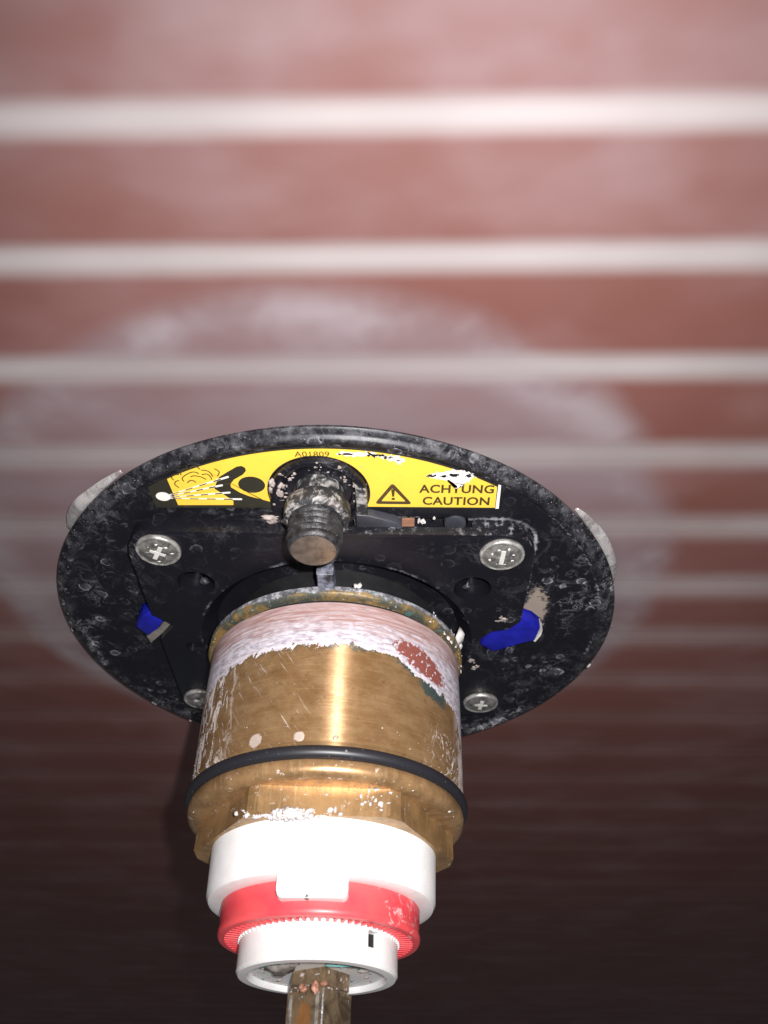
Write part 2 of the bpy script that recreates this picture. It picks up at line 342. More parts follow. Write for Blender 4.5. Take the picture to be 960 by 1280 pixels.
def mat_white():
    N = NT('white_plastic'); o = N.obj()
    n1 = N.noise(o, 160, 4, 0.6)
    c = N.mix(N.ss(n1, 0.3, 0.7), (0.78, 0.755, 0.745), (0.86, 0.845, 0.83))
    d = N.ss(N.noise(o, 700, 3, 0.7), 0.735, 0.77)
    c = N.mix(N.math('MULTIPLY', d, 0.6), c, (0.35, 0.26, 0.22))
    c = N.mix(N.math('MULTIPLY', N.ss(N.noise(o, 300, 5, 0.7, 1.0), 0.58, 0.72), 0.12), c, (0.55, 0.47, 0.42))
    m = N.set(Base_Color=c, Roughness=0.42, Subsurface_Weight=0.25, Subsurface_Scale=0.002)
    return m
M_WHITE = mat_white()
def mat_red():
    N = NT('red_plastic'); o = N.obj()
    ax, an, x, y, z = axial(N, o)
    c = N.mix(N.ss(N.noise(o, 90, 3), 0.35, 0.65), (0.72, 0.060, 0.078), (0.80, 0.095, 0.100))
    gr = N.math('MULTIPLY', N.ss(N.noise(o, 420, 5, 0.7, 1.0), 0.55, 0.64), N.math('MULTIPLY', N.ss(an, 0.55, 0.8), N.ss(an, 1.5, 1.2)))
    c = N.mix(N.math('MULTIPLY', gr, 0.75), c, (0.75, 0.55, 0.55))
    return N.set(Base_Color=c, Roughness=0.38, Subsurface_Weight=0.15, Subsurface_Scale=0.0015)
M_RED = mat_red()

def mat_label(name, col, wear=0.12, rough=0.42):
    N = NT(name); o = N.obj()
    n1 = N.noise(o, 120, 4, 0.6); n2 = N.noise(N.scale(o, (240, 1, 700)), 1.0, 5, 0.7, 0.6)
    c = N.mix(N.ss(n1, 0.3, 0.7), tuple(v * 0.93 for v in col), col)
    c = N.mix(N.math('MULTIPLY', N.ss(n2, 0.57, 0.70), wear), c, (0.56, 0.36, 0.12))
    N.bump(N.math('ADD', n1, n2), 0.12, 0.0003)
    return N.set(Base_Color=c, Roughness=rough)
M_YELLOW = mat_label('label_yellow', (0.78, 0.505, 0.055), 0.5)
M_INK = mat_label('label_black_ink', (0.022, 0.021, 0.014), 0.05)
M_INKTXT = mat_label('label_text_ink', (0.055, 0.038, 0.012), 0.15)
M_PAPER = mat_label('label_white', (0.74, 0.70, 0.64), 0.1, 0.6)

def mat_silicone():
    N = NT('translucent_silicone'); o = N.obj()
    n1 = N.noise(o, 220, 5, 0.65, 0.5)
    c = N.mix(N.ss(n1, 0.35, 0.65), (0.15, 0.14, 0.138), (0.33, 0.32, 0.315))
    N.bump(n1, 0.15, 0.0006)
    return N.set(Base_Color=c, Roughness=0.28, Subsurface_Weight=0.4, Subsurface_Scale=0.003)
M_SILICONE = mat_silicone()

# wall: strip tiles whose edges are whitened by lime from the joints; rosette ring of residue
PITCH_T = 27.5 * MM; TILE_H = 22.0 * MM; Z0 = 140.25 * MM        # a tile centre
CXR, CZR, RR = 0.004, -0.0175, 0.1005
def mat_tile(grout=False):
    N = NT('grout_lime' if grout else 'red_brown_tile')
    g = N.n('ShaderNodeNewGeometry').outputs['Position']
    x, y, z = N.sep(g)
    n_big = N.noise(g, 14, 3, 0.55); n_mid = N.noise(N.scale(g, (0.7, 1, 1.2)), 34, 2.5, 0.55); n_f = N.noise(g, 420, 3, 0.6)
    ph = N.math('FRACT', N.math('ADD', N.math('DIVIDE', N.math('SUBTRACT', z, Z0), PITCH_T), 100.5))
    dist = N.math('ABSOLUTE', N.math('SUBTRACT', ph, 0.5))                # 0 tile centre .. 0.5 joint centre
    dist = N.math('ADD', dist, N.math('MULTIPLY', N.math('SUBTRACT', n_mid, 0.5), 0.025))
    lime = N.ss(dist, N.ss(z, 0.15, -0.03, 0.30, 0.10), N.ss(z, 0.15, -0.03, 0.492, 0.52))
    gcol = N.mix(N.ss(n_big, 0.3, 0.7), (0.205, 0.182, 0.180), (0.245, 0.218, 0.217))
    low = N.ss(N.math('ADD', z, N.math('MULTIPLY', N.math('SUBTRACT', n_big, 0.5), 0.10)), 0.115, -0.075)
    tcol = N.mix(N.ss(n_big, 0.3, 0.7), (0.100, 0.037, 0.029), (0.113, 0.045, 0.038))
    tcol = N.mix(N.ss(n_mid, 0.45, 0.75), tcol, (0.125, 0.058, 0.052))
    # faint lime film, heavier higher up
    film = N.math('MULTIPLY', N.ss(n_mid, 0.30, 0.72, 0.25, 1.0), N.ss(z, 0.105, 0.178, 0.10, 0.80))
    tcol = N.mix(film, tcol, (0.160, 0.115, 0.120))
    # residue left by the removed rosette
    rr = N.math('SQRT', N.math('ADD', N.math('MULTIPLY', N.math('ADD', x, CXR), N.math('ADD', x, CXR)), N.math('MULTIPLY', N.math('ADD', z, CZR), N.math('ADD', z, CZR))))
    rr = N.math('ADD', rr, N.math('MULTIPLY', N.math('SUBTRACT', n_mid, 0.5), 0.010))
    disc = N.ss(rr, RR + 0.006, RR - 0.006)
    ring = N.math('MULTIPLY', disc, N.ss(rr, RR - 0.018, RR - 0.002))
    res = N.math('MULTIPLY', disc, N.ss(n_mid, 0.30, 0.65, 0.55, 0.85))
    tcol = N.mix(res, tcol, (0.148, 0.114, 0.124))
    tcol = N.mix(N.math('MULTIPLY', ring, N.ss(N.noise(g, 30, 3, 0.6), 0.42, 0.66, 0.05, 0.65)), tcol, (0.225, 0.196, 0.206))
    gcol = N.mix(N.math('MULTIPLY', disc, 0.45), gcol, (0.172, 0.143, 0.148))
    gcol = N.mix(N.math('MULTIPLY', low, 0.90), gcol, tcol)                # joints fade to tile colour lower down, painting in darkness and blur
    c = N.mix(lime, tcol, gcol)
    rg = N.math('MULTIPLY_ADD', lime, 0.2, 0.55)
    N.bump(N.math('ADD', n_f, n_mid), 0.06, 0.0003)
    return N.set(Base_Color=c, Roughness=rg, Specular_IOR_Level=0.25)
M_TILE = mat_tile(); M_GROUT = mat_tile(True)

# ------------------------------------------------------------------ mesh helpers (mm: x right, d out of the wall, z up)
def V(x, d, z): return (x * MM, -d * MM, z * MM)
def link(name, me, mat, parent=None, smooth=None):
    o = bpy.data.objects.new(name, me); COL.objects.link(o)
    if mat: me.materials.append(mat)
    if parent: o.parent = parent
    if smooth is not None:
        for p in me.polygons: p.use_smooth = True
        if smooth < 180:
            me.set_sharp_from_angle(angle=math.radians(smooth))
    return o
def from_bm(bm, name='mesh'):
    bmesh.ops.recalc_face_normals(bm, faces=bm.faces[:])
    me = bpy.data.meshes.new(name); bm.to_mesh(me); bm.free(); return me
def lathe(prof, n=128, cx=0.0, cz=0.0, closed=False, wob=0.0, seed=0, a0=0.0):
    """prof: list of (radius, d); open ends with r=0 become poles"""
    bm = bmesh.new(); rings = []
    for (r, d) in prof:
        if r < 1e-6: rings.append([bm.verts.new(V(cx, d, cz))])
        else:
            row = []
            for i in range(n):
                a = a0 + 2 * PI * i / n
                k = r
                if wob: k = r + wob * mnoise.noise((math.sin(a) * 3 + seed, math.cos(a) * 3, d * 0.2))
                row.append(bm.verts.new(V(cx + k * math.sin(a), d, cz + k * math.cos(a))))
            rings.append(row)
    m = len(rings)
    for j in range(m if closed else m - 1):
        A, B = rings[j], rings[(j + 1) % m]
        for i in range(n):
            k = (i + 1) % n
            if len(A) == 1 and len(B) == 1: continue
            if len(A) == 1: bm.faces.new((A[0], B[i], B[k]))
            elif len(B) == 1: bm.faces.new((A[i], B[0], A[k]))
            else: bm.faces.new((A[i], B[i], B[k], A[k]))
    return from_bm(bm)
def prism(poly, d0, d1, bev=0.0):
    """poly: (x, z) outline; from d0 (back) to d1 (front)"""
    bm = bmesh.new()
    a = [bm.verts.new(V(x, d0, z)) for x, z in poly]; b = [bm.verts.new(V(x, d1, z)) for x, z in poly]
    n = len(poly)
    bm.faces.new(a); front = bm.faces.new(b)
    for i in range(n): bm.faces.new((a[i], a[(i + 1) % n], b[(i + 1) % n], b[i]))
    if bev:
        bmesh.ops.bevel(bm, geom=list(front.edges), offset=bev * MM, segments=2, affect='EDGES', profile=0.5)
    return from_bm(bm)
def circ(cx, cz, r, n=48, rz=None): return [(cx + r * math.sin(2 * PI * i / n), cz + (rz or r) * math.cos(2 * PI * i / n)) for i in range(n)]
def rrect(x0, x1, z0, z1, r, n=8):
    out = []
    for cx, cz, a in ((x1 - r, z1 - r, 0), (x1 - r, z0 + r, PI / 2), (x0 + r, z0 + r, PI), (x0 + r, z1 - r, 1.5 * PI)):
        for i in range(n + 1):
            t = a + PI / 2 * i / n; out.append((cx + r * math.sin(t), cz + r * math.cos(t)))
    return out
def box(c, s, rot=None):
    """c, s as (x, d, z) in mm"""
    bm = bmesh.new(); bmesh.ops.create_cube(bm, size=1.0)
    for v in bm.verts:
        q = Vector((v.co.x * s[0], v.co.y * s[1], v.co.z * s[2]))
        if rot: q = rot @ q
        v.co = Vector(V(c[0], c[1], c[2])) + q * MM
    return from_bm(bm)
def cut(me, cutters, op='DIFFERENCE'):
    o = bpy.data.objects.new('tmp', me); COL.objects.link(o); tmp = [o]
    for c in cutters:
        co = bpy.data.objects.new('tmpc', c); COL.objects.link(co); tmp.append(co)
        md = o.modifiers.new('b', 'BOOLEAN'); md.operation = op; md.solver = 'EXACT'; md.object = co
    dg = bpy.context.evaluated_depsgraph_get(); dg.update()
    out = bpy.data.meshes.new_from_object(o.evaluated_get(dg))
    for t in tmp: bpy.data.objects.remove(t)
    out.materials.clear()
    return out
def tube(pts, r, n=8, closed=False, cap=True):
    """pts in mm (x, d, z)"""
    P = [Vector(V(*p)) for p in pts]; bm = bmesh.new(); rows = []
    for i, p in enumerate(P):
        a = P[i - 1] if (i or closed) else p; b = P[(i + 1) % len(P)] if (i < len(P) - 1 or closed) else p
        t = (b - a).normalized(); s = t.orthogonal().normalized() if i == 0 else (s0 - t * s0.dot(t)).normalized()
        s0 = s; q = t.cross(s); rr = (r(i / (len(P) - 1)) if callable(r) else r) * MM
        rows.append([bm.verts.new(p + (s * math.cos(2 * PI * k / n) + q * math.sin(2 * PI * k / n)) * rr) for k in range(n)])
    for j in range(len(rows) if closed else len(rows) - 1):
        A, B = rows[j], rows[(j + 1) % len(rows)]
        for k in range(n): bm.faces.new((A[k], A[(k + 1) % n], B[(k + 1) % n], B[k]))
    if cap and not closed: bm.faces.new(rows[0]); bm.faces.new(rows[-1])
    return from_bm(bm)
def lumps(spots_, flat=0.6, sub=2):
    """spots: (x, d, z, radius, normal) -> one irregular mesh"""
    bm = bmesh.new()
    for (x, d, z, r, nrm) in spots_:
        g = bmesh.ops.create_icosphere(bm, subdivisions=sub, radius=1.0)
        nv = Vector(nrm).normalized(); s = Vector((random.random(), random.random(), random.random())) * 50
        sx = Vector((random.uniform(.4, 1.7), random.uniform(.4, 1.7), random.uniform(.4, 1.7)))
        for v in g['verts']:
            k = 1 + 0.75 * mnoise.noise(v.co * 1.4 + s) + 0.45 * mnoise.noise(v.co * 3.3 + s)
            q = Vector((v.co.x * sx.x, v.co.y * sx.y, v.co.z * sx.z)) * k * r
            q -= nv * (q.dot(nv) * (1 - flat))
            v.co = Vector(V(x, d, z)) + q * MM
    return from_bm(bm)

# ------------------------------------------------------------------ wall of strip tiles
wall = bpy.data.objects.new('wall', None); COL.objects.link(wall)
wall['kind'] = 'structure'; wall['label'] = 'brown strip-tiled wall with pale lime-stained joints'
WALL_D = -5.0                                                   # tile face, 5 mm behind the plate face
g = link('grout', box((0, WALL_D - 5.08, -350), (1840, 10, 1340)), M_GROUT, wall)
bm = bmesh.new()
prof = []
H = TILE_H / MM / 2
for i in range(25):                                              # pillowed face, soft arris
    t = -1 + 2 * i / 24
    e = max(0.0, (abs(t) - 0.80) / 0.20)
    prof.append((t * H, -0.07 * e * e))
prof = [(-H, -4.0)] + prof + [(H, -4.0)]
L = 299.0
ra = [bm.verts.new((-L * MM, -dd * MM, zz * MM)) for zz, dd in prof]
rb = [bm.verts.new((L * MM, -dd * MM, zz * MM)) for zz, dd in prof]
for i in range(len(prof) - 1): bm.faces.new((ra[i], rb[i], rb[i + 1], ra[i + 1]))
bm.faces.new(ra); bm.faces.new(rb)
tile_me = from_bm(bm, 'tile'); tile_me.materials.append(M_TILE)
for p in tile_me.polygons: p.use_smooth = True
tile_me.set_sharp_from_angle(angle=math.radians(50))
for row in range(-6, 41):
    for k in (-1, 0, 1):
        o = bpy.data.objects.new('tile', tile_me); COL.objects.link(o); o.parent = wall
        o.location = (k * 0.601 + 0.004, -WALL_D * MM + random.uniform(-.000004, .000004), Z0 - row * PITCH_T + random.uniform(-.0003, .0003))
        o.rotation_euler.y = random.uniform(-.0006, .0006)

# ------------------------------------------------------------------ the valve
valve = bpy.data.objects.new('shower_valve', None); COL.objects.link(valve)
valve['label'] = 'uncovered shower valve, black round plate with brass barrel, red ring and white cartridge'
valve['category'] = 'valve'
TH = -0.0195                                                     # the plate sits about a degree off level
def rp(x, z): return (x * math.cos(TH) - z * math.sin(TH), x * math.sin(TH) + z * math.cos(TH))
def rpl(l): return [rp(x, z) for x, z in l]

# --- round plate
plate_me = lathe([(30.4, -4.9), (79.5, -4.9), (81.5, -4.2), (83.6, -2.9), (84.9, -1.6), (85.0, -0.9), (84.5, -0.45), (83.6, -0.2), (83.1, 0.1),
                  (82.7, 0.65), (82.0, 1.0), (81.2, 0.9), (80.5, 0.4), (80.1, 0.05), (79.6, 0.0), (30.4, 0.0)], 192, closed=True, wob=0.25)
BLUE_R = [(44.5, -3.0), (45.1, 3.2), (48.0, 6.6), (52.3, 7.6), (55.4, 12.0), (58.8, 10.0), (62.2, 5.9), (61.4, -0.6), (57.5, -1.6), (54.5, -2.4), (51.8, -5.6), (48.7, -7.2)]
BLUE_L = [(-61.9, 6.4), (-58.4, 12.6), (-54.9, 15.0), (-51.3, 11.2), (-55.2, 5.6), (-59.2, 1.0)]
def grow(poly, k):
    cx = sum(p[0] for p in poly) / len(poly); cz = sum(p[1] for p in poly) / len(poly); out = []
    for x, z in poly:
        l = math.hypot(x - cx, z - cz); out.append((x + (x - cx) / l * k, z + (z - cz) / l * k))
    return out
WIN_R = grow(BLUE_R, 0.9)
WIN_L = [(-63.4, 6.2), (-58.6, 14.2), (-54.9, 16.6), (-50.2, 11.8), (-48.6, 10.0), (-54.6, 2.4), (-59.6, -3.6)]
slot = rrect(7.0, 37.5, 48.0, 53.6, 0.8)
plate_me = cut(plate_me, [prism(slot, -4.2, 5), prism(WIN_R, -4.4, 5), prism(WIN_L, -4.4, 5)])
plate = link('mounting_plate', plate_me, M_PLATE, valve, 35)
# bits inside the slot
link('slot_floor', prism(rrect(7.1, 37.4, 48.1, 53.5, 0.8), -4.19, -4.0), M_DARK, plate)
link('white_strip', prism([(7.4, 48.6), (14.8, 48.6), (14.2, 51.8), (7.4, 51.8)], -2.4, -0.9), M_WHITEBIT, plate)
link('copper_strip', prism([(16.2, 48.6), (23.4, 48.6), (23.4, 52.0), (16.2, 52.0)], -2.6, -0.7), M_COPPER, plate)
link('white_chip', lumps([(24.6, -0.6, 51.6, 0.7, (0, -1, 0)), (25.6, -0.8, 51.0, 0.6, (0, -1, 0)), (28.6, -0.2, 53.2, 0.7, (0, -1, 0))], 0.8, 3), M_CRUMBW, plate)
link('slot_catch', prism(circ(34.2, 51.4, 2.9, 24), -4.0, 0.6, 0.3), M_GREYBLACK, plate, 40)
# stepped black cheek left of the boss
link('plate_step', prism([(-31, 53.4), (-12.5, 52.2), (-12.5, 57.2), (-16, 57.6), (-27, 55.4)], -0.5, 1.2, 0.35), M_PANEL, plate)
# silicone left round the edge
def silicone_lump(a0, a1, r_in, r_out, d0, d1, seed):
    n = 40; bm = bmesh.new(); rows = []
    for i in range(n + 1):
        t = i / n; a = a0 + (a1 - a0) * t
        env = max(0.0, math.sin(PI * t ** .8)) ** .85 * (0.86 + 0.22 * mnoise.noise((t * 3 + seed, seed, 0.3)))
        w_ = 0.02 + (r_out - r_in) * env; dm = d0 + (d1 - d0) * (0.05 + 0.95 * env)
        row = []
        for k in range(14):
            q = 2 * PI * k / 14; cc, ss_ = math.cos(q), math.sin(q)
            r = r_in - .9 + (w_ + .9) * (0.5 + 0.5 * math.copysign(abs(cc) ** .95, cc)); d = (d0 + dm) / 2 + (dm - d0) / 2 * math.copysign(abs(ss_) ** .95, ss_)
            d -= 0.35 * (r - r_in) * (1 if ss_ > 0 else 0) * .5
            row.append(bm.verts.new(V(r * math.sin(a), d, r * math.cos(a))))
        rows.append(row)
    for i in range(n):
        for k in range(14): bm.faces.new((rows[i][k], rows[i][(k + 1) % 14], rows[i + 1][(k + 1) % 14], rows[i + 1][k]))
    bm.faces.new(rows[0]); bm.faces.new(rows[-1])
    return from_bm(bm)
for a0, a1, ro, d0, d1, sd in ((-59, -38, 88.1, -4.6, -1.6, 1.0), (52, 78, 87.8, -4.6, -1.8, 2.4)):
    link('silicone_lump', silicone_lump(math.radians(a0), math.radians(a1), 85.0, ro, d0, d1, sd), M_SILICONE, plate, 180)
bead = []
for i in range(220):
    a = 2 * PI * i / 220
    bead.append(((79.8 + 0.5 * mnoise.noise((math.sin(a) * 6, math.cos(a) * 6, 1.0))) * math.sin(a), -4.6 + 0.3 * mnoise.noise((math.sin(a) * 5, math.cos(a) * 5, 4.0)), 79.8 * math.cos(a)))
link('silicone_bead', tube(bead, 0.9, 8, closed=True), M_SILICONE, plate, 180)
sl = []
for a in (97, 104, 118, 131, 139, 152, 206, 214, 222, 233, 241, 252, 259, 268):
    a = math.radians(a + random.uniform(-2, 2))
    for j in range(2):
        b = a + j * 0.014
        sl.append((85.0 * math.sin(b), random.uniform(-2.2, -1.2), 85.0 * math.cos(b), random.uniform(0.25, 0.7), (math.sin(a), 0, math.cos(a))))
f = link('edge_flakes', lumps(sl, 0.7), M_CRUMBW, plate, 180); f['kind'] = 'stuff'
# crust along the rim, and on the plate
cr = []
for i in range(150):
    a = random.gauss(0.45, 0.9) if i % 3 else random.uniform(0, 2 * PI); r = random.choice((random.uniform(82.5, 85.2), random.uniform(82.5, 85.2), random.uniform(50, 82)))
    x, z = r * math.sin(a), r * math.cos(a)
    if 56 < z and -46 < x < 46 and r < 81: continue
    if abs(x) < 57 and -50 < z < 56: continue
    if 8 < x < 37 and z < 54: continue
    cr.append((x, -0.1, z, random.uniform(0.05, 0.16), (0, -1, 0)))
f = link('limescale_specks', lumps(cr, 0.5, 1), M_CRUMB, plate, 180); f['kind'] = 'stuff'

# --- inner panel, 5 mm proud
PD = 5.0
panel_poly = []
pp = rrect(-54.5, 55.0, -44.5, 53.0, 9.0)
for x, z in pp: panel_poly.append(rp(x, z))
panel_me = prism(panel_poly, -1.0, PD, 0.5)
BIGHOLE = lathe([(0, -3), (37.2, -3), (37.6, 1.0), (41.4, 4.4), (41.4, 9), (0, 9)], 96)
HL = rp(-38.6, 30.6); HR = rp(39.4, 29.6)
cutters = [BIGHOLE, prism(circ(HL[0], HL[1], 5.3, 32), -3, 9), prism(circ(HR[0], HR[1], 5.3, 32), -3, 9), prism(WIN_R, -3, 9), prism(WIN_L, -3, 9),
           prism(rrect(-47.5, -38.5, -4, 0.5, 2.0), 3.8, 9), prism([(5.2, 49.2), (38.6, 49.2), (38.6, 57), (5.2, 57)], -3, 2.4)]
panel = link('inner_panel', cut(panel_me, cutters), M_PANEL, valve, 35)
for hx, hz, s in ((HL[0], HL[1], 1), (HR[0], HR[1], -1)):
    link('hole_pin', lumps([(hx + 1.2 * s, 1.8, hz - 3.2, 1.7, (0, -1, 0))], 0.7), M_GREYBLACK, panel, 180)
    link('hole_floor', lathe([(0, -0.6), (5.9, -0.6), (5.9, -1.4), (0, -1.4)], 32, hx, hz), M_DARK, panel)
ln = []
for x, z, r in ((43, -10.4, .8), (44.2, -12.8, .6), (42.8, -14.5, .7), (49.5, 14.2, .9), (50.6, 13.2, .8), (48.6, 13.0, .7)):
    for j in range(5): ln.append((x + random.gauss(0, .5), PD, z + random.gauss(0, .5), r * random.uniform(.3, .8), (0, -1, 0)))
f = link('hole_edge_scale', lumps(ln, 0.35, 2), M_CRUMB, panel, 180); f['kind'] = 'stuff'

# --- blue tabs in the windows
link('blue_tab', prism(BLUE_R, -4.3, 3.4, 0.7), M_BLUE, valve, 40)
link('blue_tab', prism(BLUE_L, -4.3, 3.2, 0.7), M_BLUE, valve, 40)
link('window_edge', prism([(-59.9, 0.6), (-55.0, 5.2), (-51.0, 10.8), (-49.0, 10.0), (-54.4, 2.6), (-59.5, -3.2)], -4.3, 2.6), M_BEIGE, valve)
link('window_edge', prism([(61.0, -1.2), (63.0, 5.0), (62.9, 2.0), (61.6, -1.6)], -4.3, 3.0), M_WHITEBIT, valve)

# --- panel screws
def screw(x, z, r, rot, deposit):
    h = 2.2
    me = lathe([(0, PD - .5), (r * .98, PD - .5), (r, PD + .35), (r * .985, PD + .95), (r * .93, PD + 1.25), (r * .86, PD + 1.22), (r * .82, PD + 1.12),
                (r * .60, PD + 1.5), (r * .3, PD + 1.68), (0, PD + 1.72)], 48, x, z)
    cs = []
    for k in range(2):
        q = Matrix.Rotation(rot + k * PI / 2, 3, 'Y'); cs.append(box((x, PD + 1.5, z), (r * .95, 1.6, r * .22), q))
    for k in range(2):
        q = Matrix.Rotation(rot + PI / 4 + k * PI / 2, 3, 'Y'); cs.append(box((x, PD + 1.75, z), (r * 1.0, .5, r * .07), q))
    s = link('screw', cut(me, cs), M_SCREW, valve, 30)
    link('head_rim', lathe([(r * 1.0, PD + .3), (r * 1.005, PD + .95), (r * .95, PD + 1.32), (r * .88, PD + 1.30), (r * .85, PD + 1.1)], 48, x, z, wob=.10), M_RIM, s, 60)
    for k in range(2 if deposit != 1 else 1):
        q = Matrix.Rotation(rot + PI / 2 * (k + 1), 3, 'Y'); link('recess_scale', box((x, PD + 1.25 + .02 * k, z), (r * (.92 - .2 * k), .95, r * (.20 - .05 * k)), q), M_SCREWDEP, s)
    sp = []
    for k in range(8):
        if deposit == 3: break
        a = rot + PI / 8 + k * PI / 4; rr = r * random.uniform(.42, .62)
        sp.append((x + rr * math.sin(a), PD + 1.5, z + rr * math.cos(a), random.uniform(.25, .5), (0, -1, 0)))
    if sp: link('scale_chips', lumps(sp, .3, 2), M_SCREWDEP, s, 180)
    return s
SC = [rp(-46.0, 45.9), rp(45.9, 45.7), rp(47.6, -34.8), rp(-48.0, -34.8)]
screw(SC[0][0], SC[0][1], 6.0, 0.5, 2)
screw(SC[1][0], SC[1][1], 6.0, 0.06, 1)
screw(SC[2][0], SC[2][1], 5.9, 0.1, 3)
screw(SC[3][0], SC[3][1], 5.9, 0.4, 3)

# --- boss and threaded stud at the top
SX, SZ = -1.1, 63.5
boss = link('stud_boss', lathe([(8.2, -6), (12.6, -6), (12.6, 1.2), (12.2, 1.8), (11.2, 2.0), (10.4, 1.4), (10.2, -0.2), (9.2, -0.4), (9.0, 0.8), (8.5, 0.9), (8.2, 0)], 64, SX, SZ, closed=True, wob=0.25), M_PANEL, valve, 40)
link('boss_floor', lathe([(0, -3.5), (8.6, -3.5), (8.6, -5), (0, -5)], 40, SX, SZ), M_DARK, boss)
link('bracket_arm', prism([(SX + 9, 52.2), (SX + 20.5, 49.6), (SX + 21.2, 52.4), (SX + 19.5, 54.6), (SX + 12.6, 57.0), (SX + 9.2, 58.0)], -0.8, 2.6, 0.5), M_GREYBLACK, boss, 40)
link('bracket_arm', prism([(SX - 12.4, 52.0), (SX - 8.6, 52.0), (SX - 8.6, 62), (SX - 12.6, 62)], -0.8, 1.6, 0.4), M_PANEL, boss, 40)
link('bracket_arm', prism([(SX + 9.4, 57), (SX + 12.3, 57), (SX + 12.3, 66.5), (SX + 9.4, 67.5)], -0.8, 2.4, 0.3), M_COLLAR, boss, 40)
b_ = []
for i in range(46):
    a = random.uniform(-1.9, 1.9); r = random.choice((random.uniform(8.2, 9.4), random.uniform(9.5, 12.6)))
    dd = 0.9 if r < 9.4 else (1.9 if r > 10.6 else 0.2)
    b_.append((SX + r * math.sin(a), dd, SZ + r * math.cos(a), random.uniform(.12, .4), (0, -1, 0)))
b_ += [(SX - 11.2, 1.8, SZ + 5.0, .9, (0, -1, 0)), (SX - 11.8, 1.9, SZ + 2.6, .7, (0, -1, 0)), (SX - 9.8, 1.5, SZ + 1.2, 1.0, (0, -1, 0)), (SX - 9.6, 1.0, SZ + 3.4, .9, (0, -1, 0)), (SX + 10.0, 1.0, SZ + 3.6, .8, (0, -1, 0)),
       (SX - 13.2, 1.6, 55.6, 1.3, (0, -1, 0)), (SX - 13.0, 1.6, 54.4, .9, (0, -1, 0)), (SX - 9.4, 3.0, 55.5, .9, (0, -1, 0))]
f = link('boss_scale', lumps(b_, 0.4, 3), M_CRUMB, boss, 180); f['kind'] = 'stuff'
pth = [(0, -3.5), (6.4, -3.5), (6.4, 5.2), (7.9, 5.3), (8.35, 5.9), (8.4, 7.6), (8.15, 8.6), (8.1, 9.4), (7.5, 10.1), (6.0, 10.4)]
stud = link('threaded_stud', lathe(pth, 56, SX, SZ, wob=0.22, seed=3), M_COLLAR, valve, 50)
th = []
n_t = 4
for k in range(n_t):
    d0 = 10.0 + k * 1.85
    th += [(5.9, d0), (6.75, d0 + .4), (6.85, d0 + .8), (6.0, d0 + 1.25), (5.8, d0 + 1.6)]
th = [(0, 8.0)] + th + [(6.3, 17.4), (6.55, 17.9), (6.4, 18.6), (5.8, 19.3), (5.5, 19.35), (0, 19.35)]
link('thread', lathe(th, 56, SX, SZ, wob=0.14, seed=9), M_STUD, stud, 40)
link('stud_tip', lathe([(5.55, 19.0), (5.5, 19.45), (4.6, 19.58), (0, 19.6)], 40, SX, SZ), M_TIP, stud, 60)

# --- warning label
lab_poly = []
def arc(cx, cz, r, a0, a1, n):
    return [(cx + r * math.sin(a0 + (a1 - a0) * i / n), cz + r * math.cos(a0 + (a1 - a0) * i / n)) for i in range(n + 1)]
RB = 12.9
aL = math.atan2(-45.0, 66.2); aR = math.atan2(45.0, 66.2)
outer = arc(0, 0, 79.3, aL, aR, 48)
zb = lambda x: 57.75 - 0.012 * x
br = math.sqrt(max(RB ** 2 - (SZ - 57.7) ** 2, 0))
bossarc = arc(SX, SZ, RB, PI - math.acos((SZ - 57.7) / RB), -(PI - math.acos((SZ - 57.7) / RB)), 40)   # right, over the top, left
lab_poly = outer + [(45.1, zb(45))] + bossarc + [(-44.2, 57.9)]
label = link('warning_label', prism(lab_poly, 0.0, 0.22), M_INK, valve)
LY = 0.22
def sheet(name, poly, k, mat): return link(name, prism(poly, LY + 0.05 * (k - 1) + 0.01, LY + 0.05 * k + 0.01), mat, label)
aY = math.atan2(-39.2, 69.0)
yel = arc(0, 0, 78.9, aY, math.atan2(44.2, 65.6), 44) + [(44.2, zb(44) + .5)] + [(x, z) for x, z in arc(SX, SZ, RB + .25, PI - math.acos((SZ - 58.2) / (RB + .25)), -(PI - math.acos((SZ - 58.2) / (RB + .25))), 40)] + [(-13.4, 58.9), (-38.2, 58.9)]
sheet('yellow_field', yel, 1, M_YELLOW)
sheet('white_margin', [(44.35, 66.3), (45.05, 66.0), (45.2, zb(45) + .1), (44.35, zb(45) + .1)], 1, M_PAPER)
fig = [(-27.6, 65.1), (-26.8, 67.2), (-25.6, 69.4), (-23.2, 71.2), (-20.7, 73.0), (-19.5, 73.2), (-18.7, 72.6), (-18.6, 71.5), (-19.6, 70.2), (-22.1, 68.4), (-23.2, 66.9), (-23.3, 65.6),
       (-21.3, 63.6), (-19.2, 62.3), (-16.3, 61.1), (-13.6, 60.0), (-13.5, 58.4), (-23.8, 58.4), (-23.5, 60.5), (-24.2, 61.4), (-26.0, 63.4)]
sheet('figure_body', fig, 2, M_INK)
sheet('figure_head', circ(-17.9, 66.5, 3.4, 40, 2.95), 2, M_INK)
sheet('spray_nozzle', circ(-41.4, 62.2, 1.85, 32, 1.6), 2, M_PAPER)
